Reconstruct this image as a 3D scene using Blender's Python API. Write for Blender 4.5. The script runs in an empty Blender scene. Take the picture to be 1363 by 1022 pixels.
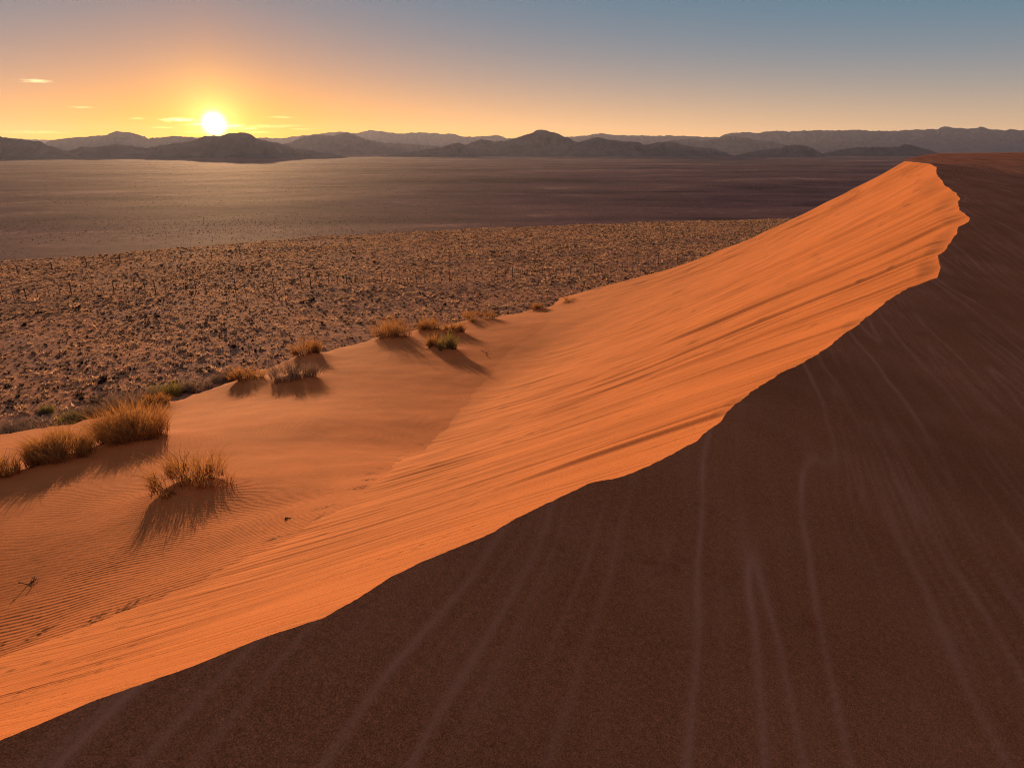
import bpy, math, random
import numpy as np
rng = np.random.default_rng(7)
random.seed(7)
C = bpy.context.scene.collection
scene = bpy.context.scene
ZO = 50.0                                  # camera height above the far plain datum
F = 909.0; PITCH = math.atan(313 / 909.0); CP, SP = math.cos(PITCH), math.sin(PITCH)

# ------------------------------------------------------------------ measuring
def ray(u, v):
    x = (u - 681.5) / F; q = (511 - v) / F
    return np.array([x, CP + q * SP, -SP + q * CP])
def at_z(u, v, z):
    r = ray(u, v); return r * (z / r[2])
def proj(P):
    P = np.asarray(P, float)
    d = P[..., 1] * CP - P[..., 2] * SP
    up = P[..., 1] * SP + P[..., 2] * CP
    return 681.5 + F * P[..., 0] / d, 511 - F * up / d, d

# ------------------------------------------------------------------ noise
def _h(ix, iy, seed):
    n = (ix.astype(np.int64) * 374761393 + iy.astype(np.int64) * 668265263 + seed * 1442695041) & 0x7fffffff
    n = ((n ^ (n >> 13)) * 1274126177) & 0x7fffffff
    n = ((n ^ (n >> 15)) * 2246822519) & 0x7fffffff
    return (n ^ (n >> 16)).astype(np.float64) / 0x7fffffff * 6.283185
def noise(x, y, seed=0):
    x = np.asarray(x, float); y = np.asarray(y, float) + 0 * x; x = x + 0 * y
    ix = np.floor(x); iy = np.floor(y); fx = x - ix; fy = y - iy
    def g(dx, dy):
        a = _h(ix + dx, iy + dy, seed)
        return np.cos(a) * (fx - dx) + np.sin(a) * (fy - dy)
    sx = fx * fx * fx * (fx * (fx * 6 - 15) + 10); sy = fy * fy * fy * (fy * (fy * 6 - 15) + 10)
    a = g(0, 0) * (1 - sx) + g(1, 0) * sx; b = g(0, 1) * (1 - sx) + g(1, 1) * sx
    return 1.41 * (a * (1 - sy) + b * sy)
def fbm(x, y, octv=4, seed=0, gain=.5):
    t = 0; a = 1.0
    for k in range(octv):
        t = t + a * noise(x * 2 ** k, y * 2 ** k, seed + k * 17); a *= gain
    return t
def ridged(x, y, octv=4, seed=0):
    t = 0; a = 1.0
    for k in range(octv):
        t = t + a * (1 - 2.2 * np.abs(noise(x * 2 ** k, y * 2 ** k, seed + k * 31))); a *= .5
    return t
def sst(x, a, b):
    t = np.clip((x - a) / (b - a), 0, 1); return t * t * (3 - 2 * t)
class TPS:
    def __init__(s, P, lam=0.0):
        P = np.asarray(P, float); s.X = P[:, :2]; n = len(P)
        K = s.k(s.X, s.X) + lam * np.eye(n)
        A = np.zeros((n + 3, n + 3)); A[:n, :n] = K
        A[:n, n] = 1; A[:n, n + 1:] = s.X; A[n, :n] = 1; A[n + 1:, :n] = s.X.T
        s.w = np.linalg.solve(A, np.concatenate([P[:, 2], np.zeros(3)]))
    @staticmethod
    def k(A, B):
        d = ((A[:, None, :] - B[None]) ** 2).sum(-1)
        return d * np.log(d + 1e-9) * .5
    def __call__(s, x, y):
        sh = np.shape(x); Q = np.stack([np.ravel(x), np.ravel(y)], -1); out = np.empty(len(Q))
        for i in range(0, len(Q), 60000):
            q = Q[i:i + 60000]
            out[i:i + 60000] = s.k(q, s.X) @ s.w[:-3] + s.w[-3] + q @ s.w[-2:]
        return out.reshape(sh)
def resample(P, n, smooth=0):
    P = np.asarray(P, float); d = np.r_[0, np.cumsum(np.hypot(*(np.diff(P[:, :2], axis=0).T)))]
    t = np.linspace(0, d[-1], n)
    return np.stack([np.interp(t, d, P[:, k]) for k in range(P.shape[1])], -1)
def blur(a, w):
    k = np.hanning(2 * w + 3)[1:-1]; k /= k.sum()
    p = np.pad(a, w, mode='edge')
    # linear extrapolation at the ends keeps the line where it is
    p[:w] = a[0] - (a[1:w + 1][::-1] - a[0]); p[-w:] = a[-1] + (a[-1] - a[-w - 1:-1][::-1])
    return np.convolve(p, k, 'valid')

# ------------------------------------------------------------------ mesh helpers
def mesh_from(name, V, quads=None, tris=None, mats=(), attrs=None, smooth=True, mat_idx=None):
    me = bpy.data.meshes.new(name)
    V = np.asarray(V, np.float32).reshape(-1, 3)
    nq = 0 if quads is None else len(quads); nt = 0 if tris is None else len(tris)
    me.vertices.add(len(V)); me.vertices.foreach_set('co', V.ravel())
    idx = []
    if nq: idx.append(np.asarray(quads, np.int32).ravel())
    if nt: idx.append(np.asarray(tris, np.int32).ravel())
    idx = np.concatenate(idx)
    me.loops.add(len(idx)); me.loops.foreach_set('vertex_index', idx)
    starts = np.concatenate([np.arange(nq, dtype=np.int32) * 4, nq * 4 + np.arange(nt, dtype=np.int32) * 3]).astype(np.int32)
    me.polygons.add(nq + nt); me.polygons.foreach_set('loop_start', starts)
    me.polygons.foreach_set('use_smooth', np.full(nq + nt, smooth))
    for m in mats: me.materials.append(m)
    if mat_idx is not None: me.polygons.foreach_set('material_index', np.asarray(mat_idx, np.int32))
    for k, v in (attrs or {}).items():
        a = me.attributes.new(k, 'FLOAT', 'POINT'); a.data.foreach_set('value', np.asarray(v, np.float32).ravel())
    me.update(calc_edges=True); me.validate()
    return me
def link(name, me, parent=None):
    o = bpy.data.objects.new(name, me); C.objects.link(o)
    if parent: o.parent = parent
    return o
def tag(o, label=None, cat=None, group=None, kind=None):
    if label: o['label'] = label
    if cat: o['category'] = cat
    if group: o['group'] = group
    if kind: o['kind'] = kind
    return o
def gridquads(m, n):
    i = np.arange(m * n).reshape(m, n)
    return np.stack([i[:-1, :-1], i[1:, :-1], i[1:, 1:], i[:-1, 1:]], -1).reshape(-1, 4)

# ------------------------------------------------------------------ materials
def mat(name):
    m = bpy.data.materials.new(name); m.use_nodes = True
    nt = m.node_tree; nt.nodes.clear()
    return m, nt
def N(nt, t, **kw):
    n = nt.nodes.new(t)
    for k, v in kw.items():
        if k.startswith('i_'):
            kk = k[2:]; n.inputs[int(kk) if kk.isdigit() else kk.replace('_', ' ')].default_value = v
        else: setattr(n, k, v)
    return n
def L(nt, a, b): nt.links.new(a, b)
def val(nt, v):
    n = N(nt, 'ShaderNodeValue'); n.outputs[0].default_value = v; return n.outputs[0]
def mth(nt, op, a, b=None, c=None, clamp=False):
    n = N(nt, 'ShaderNodeMath', operation=op, use_clamp=clamp)
    for i, x in enumerate((a, b, c)):
        if x is None: continue
        if hasattr(x, 'links'): L(nt, x, n.inputs[i])
        else: n.inputs[i].default_value = x
    return n.outputs[0]
def vmth(nt, op, a, b=None, out=0):
    n = N(nt, 'ShaderNodeVectorMath', operation=op)
    for i, x in enumerate((a, b)):
        if x is None: continue
        if hasattr(x, 'links'): L(nt, x, n.inputs[i])
        elif isinstance(x, (int, float)): n.inputs['Scale'].default_value = x
        else: n.inputs[i].default_value = x
    return n.outputs[out]
def mixc(nt, f, a, b, blend='MIX'):
    n = N(nt, 'ShaderNodeMix', data_type='RGBA', blend_type=blend)
    for s, x in ((n.inputs['Factor'], f), (n.inputs[6], a), (n.inputs[7], b)):
        if hasattr(x, 'links'): L(nt, x, s)
        else: s.default_value = x if isinstance(x, (int, float)) else (*x[:3], 1)
    return n.outputs[2]
def ntex(nt, vec, scale, detail=3, rough=.55, dist=0):
    n = N(nt, 'ShaderNodeTexNoise'); n.inputs['Scale'].default_value = scale
    n.inputs['Detail'].default_value = detail; n.inputs['Roughness'].default_value = rough
    n.inputs['Distortion'].default_value = dist
    L(nt, vec, n.inputs['Vector']); return n.outputs['Fac']
def rng_map(nt, x, a, b, c=0, d=1):
    n = N(nt, 'ShaderNodeMapRange'); L(nt, x, n.inputs[0])
    for i, k in enumerate((a, b, c, d)): n.inputs[i + 1].default_value = k
    return n.outputs[0]
def scalev(nt, vec, s):
    return vmth(nt, 'MULTIPLY', vec, s)
def attr(nt, name):
    return N(nt, 'ShaderNodeAttribute', attribute_name=name).outputs['Fac']

SAND = (.60, .205, .064)
def sand_material(name, col, dark, grain=.35, bump=.5, coarse=None, coarse_amt=.3, mott=.12, spec=.05):
    m, nt = mat(name)
    g = N(nt, 'ShaderNodeNewGeometry').outputs['Position']
    c = mixc(nt, rng_map(nt, ntex(nt, g, .45, 4), .3, .7), tuple(x * (1 - mott) for x in col), tuple(x * (1 + mott) for x in col))
    # sand grains: dark heavy minerals and pale quartz mixed in
    g1 = ntex(nt, g, 480, 2, .7); g2 = ntex(nt, g, 170, 2, .7); g3 = ntex(nt, g, 40, 2, .7)
    gs = mth(nt, 'ADD', mth(nt, 'MULTIPLY', g1, .45), mth(nt, 'ADD', mth(nt, 'MULTIPLY', g2, .35), mth(nt, 'MULTIPLY', g3, .2)))
    k = mth(nt, 'MULTIPLY', rng_map(nt, g1, .36, .64, 1 - grain, 1 + grain), mth(nt, 'MULTIPLY', rng_map(nt, g2, .36, .64, 1 - grain * .9, 1 + grain * .9), rng_map(nt, g3, .35, .65, 1 - grain * .3, 1 + grain * .3)))
    c = mixc(nt, 1.0, c, vmth(nt, 'SCALE', (1, 1, 1), None), 'MULTIPLY') if False else c
    cs = N(nt, 'ShaderNodeVectorMath', operation='SCALE'); L(nt, c, cs.inputs[0]); L(nt, k, cs.inputs['Scale'])
    c = cs.outputs[0]
    if coarse:
        c = mixc(nt, mth(nt, 'MULTIPLY', attr(nt, coarse), coarse_amt, clamp=True), c, dark)
    b = N(nt, 'ShaderNodeBsdfPrincipled'); L(nt, c, b.inputs['Base Color'])
    b.inputs['Roughness'].default_value = .95; b.inputs['Specular IOR Level'].default_value = spec
    bp = N(nt, 'ShaderNodeBump'); bp.inputs['Strength'].default_value = bump; bp.inputs['Distance'].default_value = .012
    L(nt, gs, bp.inputs['Height']); L(nt, bp.outputs[0], b.inputs['Normal'])
    o = N(nt, 'ShaderNodeOutputMaterial'); L(nt, b.outputs[0], o.inputs[0])
    return m
M_SLIP = sand_material('dune_sand', SAND, (.30, .12, .05), grain=.17, bump=.45, coarse='coarse', coarse_amt=.6)
M_WIND = sand_material('shaded_coarse_sand', (.40, .128, .056), (.62, .25, .15), grain=.42, bump=.4, coarse='coarse', coarse_amt=.85, mott=.17, spec=.04)  # dune sand, base colour darkened for the shaded side; coarse grains paler
M_APRON = sand_material('rippled_sand', (.58, .188, .058), (.22, .08, .028), grain=.17, bump=.4, coarse='coarse', coarse_amt=.6)

def ground_material():
    m, nt = mat('desert_ground')
    g = N(nt, 'ShaderNodeNewGeometry').outputs['Position']
    far = attr(nt, 'far')
    near_c = mixc(nt, rng_map(nt, ntex(nt, g, .12, 5), .35, .65), (.56, .24, .125), (.46, .225, .145))
    near_c = mixc(nt, rng_map(nt, ntex(nt, g, 2.2, 4), .5, .75), near_c, (.20, .12, .075))
    gm = scalev(nt, g, (.0011, .0032, 0))
    a = ntex(nt, gm, 1.6, 8, .62, .6); b_ = ntex(nt, scalev(nt, g, (.012, .016, 0)), 1.0, 6, .7, .4)
    d_ = ntex(nt, scalev(nt, g, (.16, .16, 0)), 1.0, 5, .75)
    f = mth(nt, 'ADD', mth(nt, 'MULTIPLY', a, .5), mth(nt, 'ADD', mth(nt, 'MULTIPLY', b_, .3), mth(nt, 'MULTIPLY', d_, .2)))
    r = N(nt, 'ShaderNodeValToRGB'); L(nt, f, r.inputs[0])
    e = r.color_ramp.elements
    e[0].position = .42; e[0].color = (.066, .035, .044, 1); e[1].position = .61; e[1].color = (.46, .27, .21, 1)
    k = e.new(.47); k.color = (.132, .069, .080, 1); k = e.new(.55); k.color = (.215, .113, .112, 1)
    c = mixc(nt, far, near_c, r.outputs[0])
    b = N(nt, 'ShaderNodeBsdfPrincipled'); L(nt, c, b.inputs['Base Color'])
    b.inputs['Roughness'].default_value = .95; b.inputs['Specular IOR Level'].default_value = .007
    bp = N(nt, 'ShaderNodeBump'); bp.inputs['Strength'].default_value = .6; bp.inputs['Distance'].default_value = .25
    L(nt, ntex(nt, g, 1.2, 5, .7), bp.inputs['Height']); L(nt, bp.outputs[0], b.inputs['Normal'])
    o = N(nt, 'ShaderNodeOutputMaterial'); L(nt, b.outputs[0], o.inputs[0])
    return m
M_GROUND = ground_material()

def rock_material():
    m, nt = mat('bare_rock')
    g = N(nt, 'ShaderNodeNewGeometry').outputs['Position']
    c = mixc(nt, rng_map(nt, ntex(nt, g, .012, 8, .65), .35, .65), (.038, .034, .050), (.095, .083, .110))
    b = N(nt, 'ShaderNodeBsdfPrincipled'); L(nt, c, b.inputs['Base Color'])
    b.inputs['Roughness'].default_value = 1; b.inputs['Specular IOR Level'].default_value = .01
    bp = N(nt, 'ShaderNodeBump'); bp.inputs['Strength'].default_value = .8; bp.inputs['Distance'].default_value = 14
    L(nt, ntex(nt, g, .02, 8, .7), bp.inputs['Height']); L(nt, bp.outputs[0], b.inputs['Normal'])
    o = N(nt, 'ShaderNodeOutputMaterial'); L(nt, b.outputs[0], o.inputs[0])
    return m
M_ROCK = rock_material()

def plant_material(name, a, b_, base, trans=.45, tip=None):
    """blade colour runs from a to b_ by tuft, with base shade painted in as a darker colour near the root"""
    m, nt = mat(name)
    tone = attr(nt, 'tone'); along = attr(nt, 'along')
    c = mixc(nt, tone, a, b_)
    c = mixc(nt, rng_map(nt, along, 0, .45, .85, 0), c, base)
    if tip: c = mixc(nt, rng_map(nt, along, .6, 1, 0, 1), c, tip)
    d = N(nt, 'ShaderNodeBsdfDiffuse'); t = N(nt, 'ShaderNodeBsdfTranslucent')
    L(nt, c, d.inputs[0]); L(nt, c, t.inputs[0])
    x = N(nt, 'ShaderNodeMixShader'); x.inputs[0].default_value = trans
    L(nt, d.outputs[0], x.inputs[1]); L(nt, t.outputs[0], x.inputs[2])
    o = N(nt, 'ShaderNodeOutputMaterial'); L(nt, x.outputs[0], o.inputs[0])
    return m
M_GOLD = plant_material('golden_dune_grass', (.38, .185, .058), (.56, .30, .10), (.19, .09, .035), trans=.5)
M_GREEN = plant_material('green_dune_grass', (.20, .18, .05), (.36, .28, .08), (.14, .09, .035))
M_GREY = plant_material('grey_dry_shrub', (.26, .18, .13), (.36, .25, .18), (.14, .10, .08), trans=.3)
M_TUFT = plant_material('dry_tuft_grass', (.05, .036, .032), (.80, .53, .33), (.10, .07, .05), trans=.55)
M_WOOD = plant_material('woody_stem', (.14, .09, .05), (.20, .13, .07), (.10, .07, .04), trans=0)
def plain_mat(name, col, rough=.9):
    m, nt = mat(name)
    g = N(nt, 'ShaderNodeNewGeometry').outputs['Position']
    c = mixc(nt, ntex(nt, g, 9, 4), tuple(x * .6 for x in col), tuple(x * 1.4 for x in col))
    b = N(nt, 'ShaderNodeBsdfPrincipled'); L(nt, c, b.inputs['Base Color']); b.inputs['Roughness'].default_value = rough
    o = N(nt, 'ShaderNodeOutputMaterial'); L(nt, b.outputs[0], o.inputs[0])
    return m
M_POST = plain_mat('weathered_post', (.06, .04, .03)); M_WIRE = plain_mat('rusty_wire', (.10, .06, .045), .6)
M_TWIG = plain_mat('dead_twig', (.11, .075, .05))

# ------------------------------------------------------------------ the dune: brink line
BR = [(0, 985, -1.25), (65, 958, -1.30), (130, 930, -1.34), (195, 908, -1.38), (260, 885, -1.42), (345, 850, -1.49), (430, 822, -1.55),
      (475, 797, -1.60), (520, 768, -1.65), (560, 748, -1.70), (610, 728, -1.75), (655, 709, -1.80), (690, 688, -1.85), (740, 664, -1.92),
      (785, 643, -1.98), (830, 634, -2.05), (880, 612, -2.13), (925, 588, -2.20), (958, 562, -2.27), (972, 543, -2.31), (1000, 522, -2.38), (1040, 496, -2.48),
      (1070, 482, -2.57), (1100, 464, -2.65), (1130, 440, -2.75), (1165, 414, -2.86), (1195, 390, -2.94), (1225, 378, -2.97),
      (1248, 369, -2.95), (1252, 352, -2.82), (1249, 341, -2.72), (1262, 329, -2.60), (1271, 312, -2.42), (1276, 302, -2.32), (1290, 295, -2.22), (1291, 287, -2.13), (1276, 277, -2.0), (1278, 263, -1.83),
      (1272, 255, -1.70), (1258, 246, -1.55), (1254, 238, -1.40), (1247, 232, -1.28), (1246, 222, -1.06), (1240, 217.5, -.97), (1222, 215.5, -.93), (1204, 214, -.95)]
BU = np.array([b[:2] for b in BR]); BZ = np.array([b[2] for b in BR])
BZ[29:] *= np.interp(np.arange(29, len(BR)), [29, 42], [.9, 1])
BZ[:29] = np.interp(np.arange(29), [0, 6, 12, 19, 23, 26, 28], [-1.40, -1.50, -1.68, -2.0, -2.3, -2.58, -2.62])
Bp = np.array([at_z(u, v, z) for (u, v), z in zip(BU, BZ)])
PHI = np.interp(np.arange(len(BR)), [0, 12, 19, 23, 26, 28, 34, 37, 42, 45], [62, 62, 60, 59, 58, 58, 58, 59, 59, 58])
ANG = np.interp(np.arange(len(BR)), [0, 12, 19, 23, 26, 28, 34, 37, 42, 45], [31, 31, 30, 29, 29, 31, 32, 33, 34, 33])
NC = 1500
# dense resampling by image length so that columns are about a pixel apart
d_im = np.r_[0, np.cumsum(np.hypot(*np.diff(BU, axis=0).T))]
# the far lobes are short in the picture: give them more columns
w_im = np.diff(d_im) * np.interp(BU[1:, 0], [900, 1250], [1, 1.6]); s_im = np.r_[0, np.cumsum(w_im)]
tc = np.linspace(0, s_im[-1], NC)
B = np.stack([np.interp(tc, s_im, Bp[:, k]) for k in range(3)], -1)
phi = np.radians(blur(np.interp(tc, s_im, PHI), 60)); ang = np.radians(blur(np.interp(tc, s_im, ANG), 60))
for k in range(3): B[:, k] = blur(B[:, k], 2)
crest_len = np.r_[0, np.cumsum(np.hypot(*np.diff(B[:, :2], axis=0).T))]
size_here = proj(B)[2] / F                                  # metres per pixel along the brink
jit = sum(a * noise(tc / l, 0 * tc, 3 + i) for i, (l, a) in enumerate(((34, 1.6), (14, 1.1), (6, .7), (2.6, .4))))
ndir = np.stack([-np.sin(phi), np.cos(phi)], -1)
amp = np.interp(tc / tc[-1], [0, .35, .5, 1], [.5, .7, 1.2, 1.3])
B[:, :2] += ndir * (jit * amp * size_here * 1.2)[:, None]
Bs = np.stack([blur(B[:, k], 110) for k in range(3)], -1)  # smoothed brink
# extend: behind the camera, and round the far end
def ext(a, n0, n1, s0, s1):
    return np.concatenate([a[0] + s0 * np.arange(n0, 0, -1)[:, None], a, a[-1] + s1 * np.arange(1, n1 + 1)[:, None]])
n0 = 60; e0 = np.array([-.046, -.072, .0098])
turn = []
p_ = B[-1].copy(); azm = math.radians(20)
for k in range(80):
    azm += math.radians(1.7); step = .30
    p_ = p_ + np.array([math.sin(azm) * step, math.cos(azm) * step, .004 if k < 40 else -.02]); turn.append(p_.copy())
turn = np.array(turn)
def cat3(a): return np.concatenate([a[0] + e0 * np.arange(n0, 0, -1)[:, None], a, turn + (a[-1] - B[-1])])
Bx, Bsx = cat3(B), cat3(Bs)
phx = np.concatenate([np.full(n0, phi[0]), phi, np.radians(58 - np.minimum(np.arange(1, 81) * 2.6, 130))])
agx = np.concatenate([np.full(n0, ang[0]), ang, np.full(80, ang[-1])])
crx = np.concatenate([crest_len[0] - .086 * np.arange(n0, 0, -1), crest_len, crest_len[-1] + .3 * np.arange(1, 81)])
imx = np.concatenate([-np.arange(n0, 0, -1.) * 1.2, tc, tc[-1] + np.arange(1, 81)])
szx = np.concatenate([np.full(n0, size_here[0]), size_here, np.full(80, size_here[-1])])
NX = len(Bx)

# ------------------------------------------------------------------ slip face
back = np.arange(1, 81)[:, None] * np.array([.145, .262, -.20]) * (np.arange(1, 81) / 80.)[:, None] ** .3      # the dune falls away behind its far edge
Bw, phw = Bx, phx
Bx = Bx.copy(); Bsx = Bsx.copy(); phx = phx.copy()
Bx[n0 + NC:] = B[-1] + back; Bsx[n0 + NC:] = Bs[-1] + back; phx[n0 + NC:] = phi[-1]
NR = 560; TMAX = 35.0
xx = np.linspace(0, 1, NR); tt = TMAX * (np.exp(4.6 * xx) - 1) / (math.exp(4.6) - 1)
Tt = np.tile(tt, (NX, 1))
prof = 1 - .35 * np.clip(tt / 18, 0, 1.2) ** 1.5
drop = np.concatenate([[0], np.cumsum(np.diff(tt) * .5 * (prof[1:] + prof[:-1]))])
keep = 1 - .75 * sst(Tt, 0, np.clip(szx * 330, 1.5, 20)[:, None])            # the lobes of the brink die out downslope
base = Bsx[:, None, :] + (Bx - Bsx)[:, None, :] * keep[..., None]
nd = np.stack([-np.sin(phx), np.cos(phx)], -1)
S = np.empty((NX, NR, 3))
S[..., :2] = base[..., :2] + nd[:, None, :] * Tt[..., None]
S[..., 2] = base[..., 2] - np.tan(agx)[:, None] * drop[None]
# flow streaks running down the face
I = np.tile(imx[:, None], (1, NR)); CR = np.tile(crx[:, None], (1, NR)); SZ = np.tile(szx[:, None], (1, NR)) * (1 + Tt / np.maximum(szx * F, 3)[:, None])
wob = .8 * noise(Tt * .35, CR * .05, 90)
def saw(n): return np.where(n > 0, n, n * .35)
st = 0
fade_far = np.interp(I, [0, tc[-1] * .38, tc[-1] * .62], [.45, .75, 1.35])
for i, (l, a, tl, sh) in enumerate(((70, 3.6, .035, 0), (30, 1.15, .09, 1), (13, .85, .14, 1), (6.5, 1.15, .20, 1), (3.4, .95, .35, 1))):
    q_ = noise((I + wob * 4) / l, Tt * tl + i * 7.3, 40 + i); st = st + a * (1.25 * np.abs(q_) ** .8 * np.sign(q_) if sh else q_)
# scarps: a step down on one side of a flow tongue, healing on the other
for sd_, l, a in ((71, 46, 1.3), (73, 22, 1.2), (75, 11, .9)):
    q_ = (I + wob * 5) / l + .5 * noise(Tt * .09, I / 90, sd_ + 4); fr_ = q_ - np.floor(q_)
    on = sst(noise(np.floor(q_) * 3.7, Tt * .10, sd_ + 1), .02, .3)
    st = st + a * on * ((1 - fr_) * sst(fr_, 0, .06) - .4)
cu_ = np.interp([1277, 1290, 1252, 1246, 973, 1150, 1060], BU[:42, 0] + 0, np.arange(42)) if False else None
for (bi, a, wd_, ln_) in ((31, 6.5, 50, 10), (35, 6, 30, 12), (36.6, 6, 26, 9), (28.6, 5, 50, 10), (19, 10, 34, 3.2), (19.6, 4, 22, 2.4), (24.5, 4, 60, 8), (39, 5, 30, 14), (22, 3, 45, 5), (14.5, 3.0, 40, 1.6)):
    i0 = np.interp(bi, np.arange(len(BR)), s_im); q_ = I + wob * 3 * sst(Tt, 0, 3) - i0
    fade_ = (1 - sst(Tt, ln_ * .3, ln_)) * sst(q_, -1.5, 2.5)
    st = st + a * fade_ * np.exp(-np.maximum(q_, 0) / wd_)
st = st * SZ * .55 * fade_far
TL = np.interp(I, [0, tc[-1] * .4, tc[-1] * .6, tc[-1]], [14, 9, 14, 28])      # length of the face
# little clods and pits left by sliding sand
cl = noise(I / 4.0, Tt * 5.0 / np.maximum(SZ * 80, .5), 77) * sst(noise(I / 55, Tt * .5, 78), .15, .4)
clod = np.clip(cl - .26, 0, 1)
disp = st * (1 - .75 * sst(Tt, .35 * TL, TL)) * sst(Tt, 0, np.clip(szx * 25, .08, 2)[:, None]) + clod * 1.3 * SZ * sst(Tt, .2, .8)
up = np.cos(agx)[:, None]; ou = np.sin(agx)[:, None]
S[..., 2] += disp * up; S[..., :2] += nd[:, None, :] * (disp * ou)[..., None]
coarse_s = np.clip(clod * 2.6, 0, .8) + .28 * np.clip(noise((I + wob * 6) / 9, Tt * .15, 55), 0, 1) + .15 * np.clip(noise((I + wob * 6) / 3.5, Tt * .3, 56), 0, 1)

# toe of the slip face in the photograph -> where the apron meets it
toe_u = np.array([-60, 0, 100, 200, 270, 330, 400, 470, 520, 575, 640, 700, 760, 815]); toe_v = np.array([885, 865, 833, 795, 768, 740, 700, 655, 618, 585, 530, 482, 437, 403])
toe = []
for i in range(n0, n0 + NC, 12):
    U, Vv, D = proj(S[i]); d = Vv - np.interp(U, toe_u, toe_v)
    ok = np.where((d[:-1] > 0) & (d[1:] <= 0) | (d[:-1] <= 0) & (d[1:] > 0))[0]
    ok = [k for k in ok if toe_u[0] < U[k] < 805 and tt[k] > 3]
    if ok: toe.append(S[i, ok[0]])
toe = np.array(toe)
print('toe', [(int(proj(t)[0]), round(float(t[2]), 1)) for t in toe[::8]])

# ------------------------------------------------------------------ apron (dune foot with ripples and grass)
EDGE = [(-260, 640, -11.8), (-120, 610, -12.2), (0, 580, -12.6), (110, 563, -12.9), (230, 538, -13.2), (300, 512, -13.5), (350, 492, -13.7), (430, 470, -14.0), (490, 456, -14.3), (560, 440, -14.6), (640, 427, -14.9), (700, 415, -15.25), (760, 406, -15.6), (825, 398, -15.9), (900, 392, -16.1)]
edge = np.array([at_z(*e) for e in EDGE])
# each grass clump: (u, v of base, base z, px width, px height)
ctl = [tuple(t) for t in toe[::max(1, len(toe) // 14)]] + [tuple(e) for e in edge[1:-1]]
for u, v, z in ((258, 655, -8.2), (178, 590, -10.4), (82, 618, -10.0), (2, 640, -9.7), (392, 505, -13.0), (300, 590, -9.8), (420, 560, -10.7), (120, 700, -8.2), (60, 760, -8.1), (200, 730, -7.65), (-60, 800, -8.4)):
    ctl.append(tuple(at_z(u, v, z)))
A0 = TPS(ctl, lam=6)
CLUMP = []   # x, y, mound height, mound radius
def edge_r(th):
    a = np.arctan2(edge[:, 0], edge[:, 1]); r = np.hypot(edge[:, 0], edge[:, 1])
    return np.interp(th, a, r)
def apron(x, y, fine=False):
    th = np.arctan2(x, y); r = np.hypot(x, y); re = edge_r(th) + 1.2 * noise(th * 30, 0 * th, 12) + .5 * noise(th * 90, 0 * th, 13)
    rr = np.minimum(r, re); sc = rr / np.maximum(r, 1e-6)
    z = A0(x * sc, y * sc)
    z = z + .05 * fbm(x * .16, y * .16, 2, 21) + .012 * noise(x * .8, y * .8, 22)
    for cx, cy, h, rad in CLUMP:
        dx, dy = x - cx, y - cy
        # long lee tail pointing towards the camera side, steeper on the sun side
        a_ = -.377 * dx + .926 * dy; b_ = .926 * dx + .377 * dy
        a_ = np.where(a_ < 0, a_ * .62, a_ * 1.05)
        z = z + h * np.exp(-(a_ * a_ + b_ * b_) / (rad * rad))
    out = np.maximum(r - re, 0)
    z = z - (out * .1 + np.where(out > 0, .42 * out * out / (out + 1.5), 0))
    return z

# ------------------------------------------------------------------ open ground
SE = [(-300, 372), (-100, 357), (0, 350), (130, 341), (260, 329), (400, 318), (560, 309), (700, 303), (880, 296), (1040, 292), (1250, 290), (1500, 290)]
def plain_z(y): return -13.6 - .055 * (np.minimum(y, 60) - 25) - .045 * np.maximum(y - 60, 0)
def at_plain(u, v):
    r = ray(u, v); s_ = np.linspace(20, 420, 6000); return r * s_[np.argmax(r[2] * s_ < plain_z(r[1] * s_))]
se = []
for u, v in SE:
    se.append(at_plain(u, v))
se = np.array(se)
FARZ = -46.0
def ground(x, y):
    ye = np.interp(x, se[:, 0], se[:, 1]) + 1.5 * noise(x * .03, 0 * x, 5) + .6 * noise(x * .12, 0 * x, 6)
    z = plain_z(np.clip(np.minimum(y, ye), -40, 320))
    z = z + (.22 * fbm(x * .05, y * .05, 4, 31) + .06 * noise(x * .5, y * .5, 33)) * sst(y, 25, 45)
    out = np.maximum(y - ye, 0)
    fall = (z - FARZ) * (1 - np.exp(-(out * .27 * sst(out, -2, 14)) / (z - FARZ)))
    z = z - fall
    far = sst(out, 10, 120)
    z = z + far * (1.3 * fbm(x * .004, y * .004, 3, 35))
    return z, sst(out, 6, 60)

# ------------------------------------------------------------------ windward side
wctl = [tuple(b) for b in Bs[::75]] + [tuple(Bs[-1])]
wctl += [(0, 0, -1.97)]
for i in (0, 25, 45):
    b = Bx[i]; wctl += [tuple(b), (b[0] + .88 * 2, b[1] - .47 * 2, b[2] - .62), (b[0] + .88 * 6, b[1] - .47 * 6, b[2] - 1.8)]
for i in range(0, NC, 190):
    w = np.interp(i / NC, [0, .6, .8, 1], [.30, .27, .17, .02])
    for dd in (3, 9):
        b = Bs[i]; n_ = nd[n0 + i]; wctl.append((b[0] - n_[0] * dd * (1 + i / NC), b[1] - n_[1] * dd * (1 + i / NC), b[2] - w * dd * (1 + i / NC)))
for u, v, s_ in ((1215, 205.5, 66), (1290, 204.2, 69), (1363, 203.5, 70), (1440, 203.8, 70)):
    q = ray(u, v) * s_; wctl.append(tuple(q)); wctl.append((q[0] * 1.5, q[1] * 1.5, q[2] - 3.2))
for i in range(40, 800, 90):
    b = Bs[i]; n_ = nd[n0 + i]; wctl.append((b[0] - n_[0] * .8, b[1] - n_[1] * .8, b[2] - .24))
W0 = TPS(wctl, lam=.003)
WR = 520; wx = np.linspace(0, 1, WR); rr = 95 * (np.exp(7.2 * wx) - 1) / (math.exp(7.2) - 1)
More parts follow.
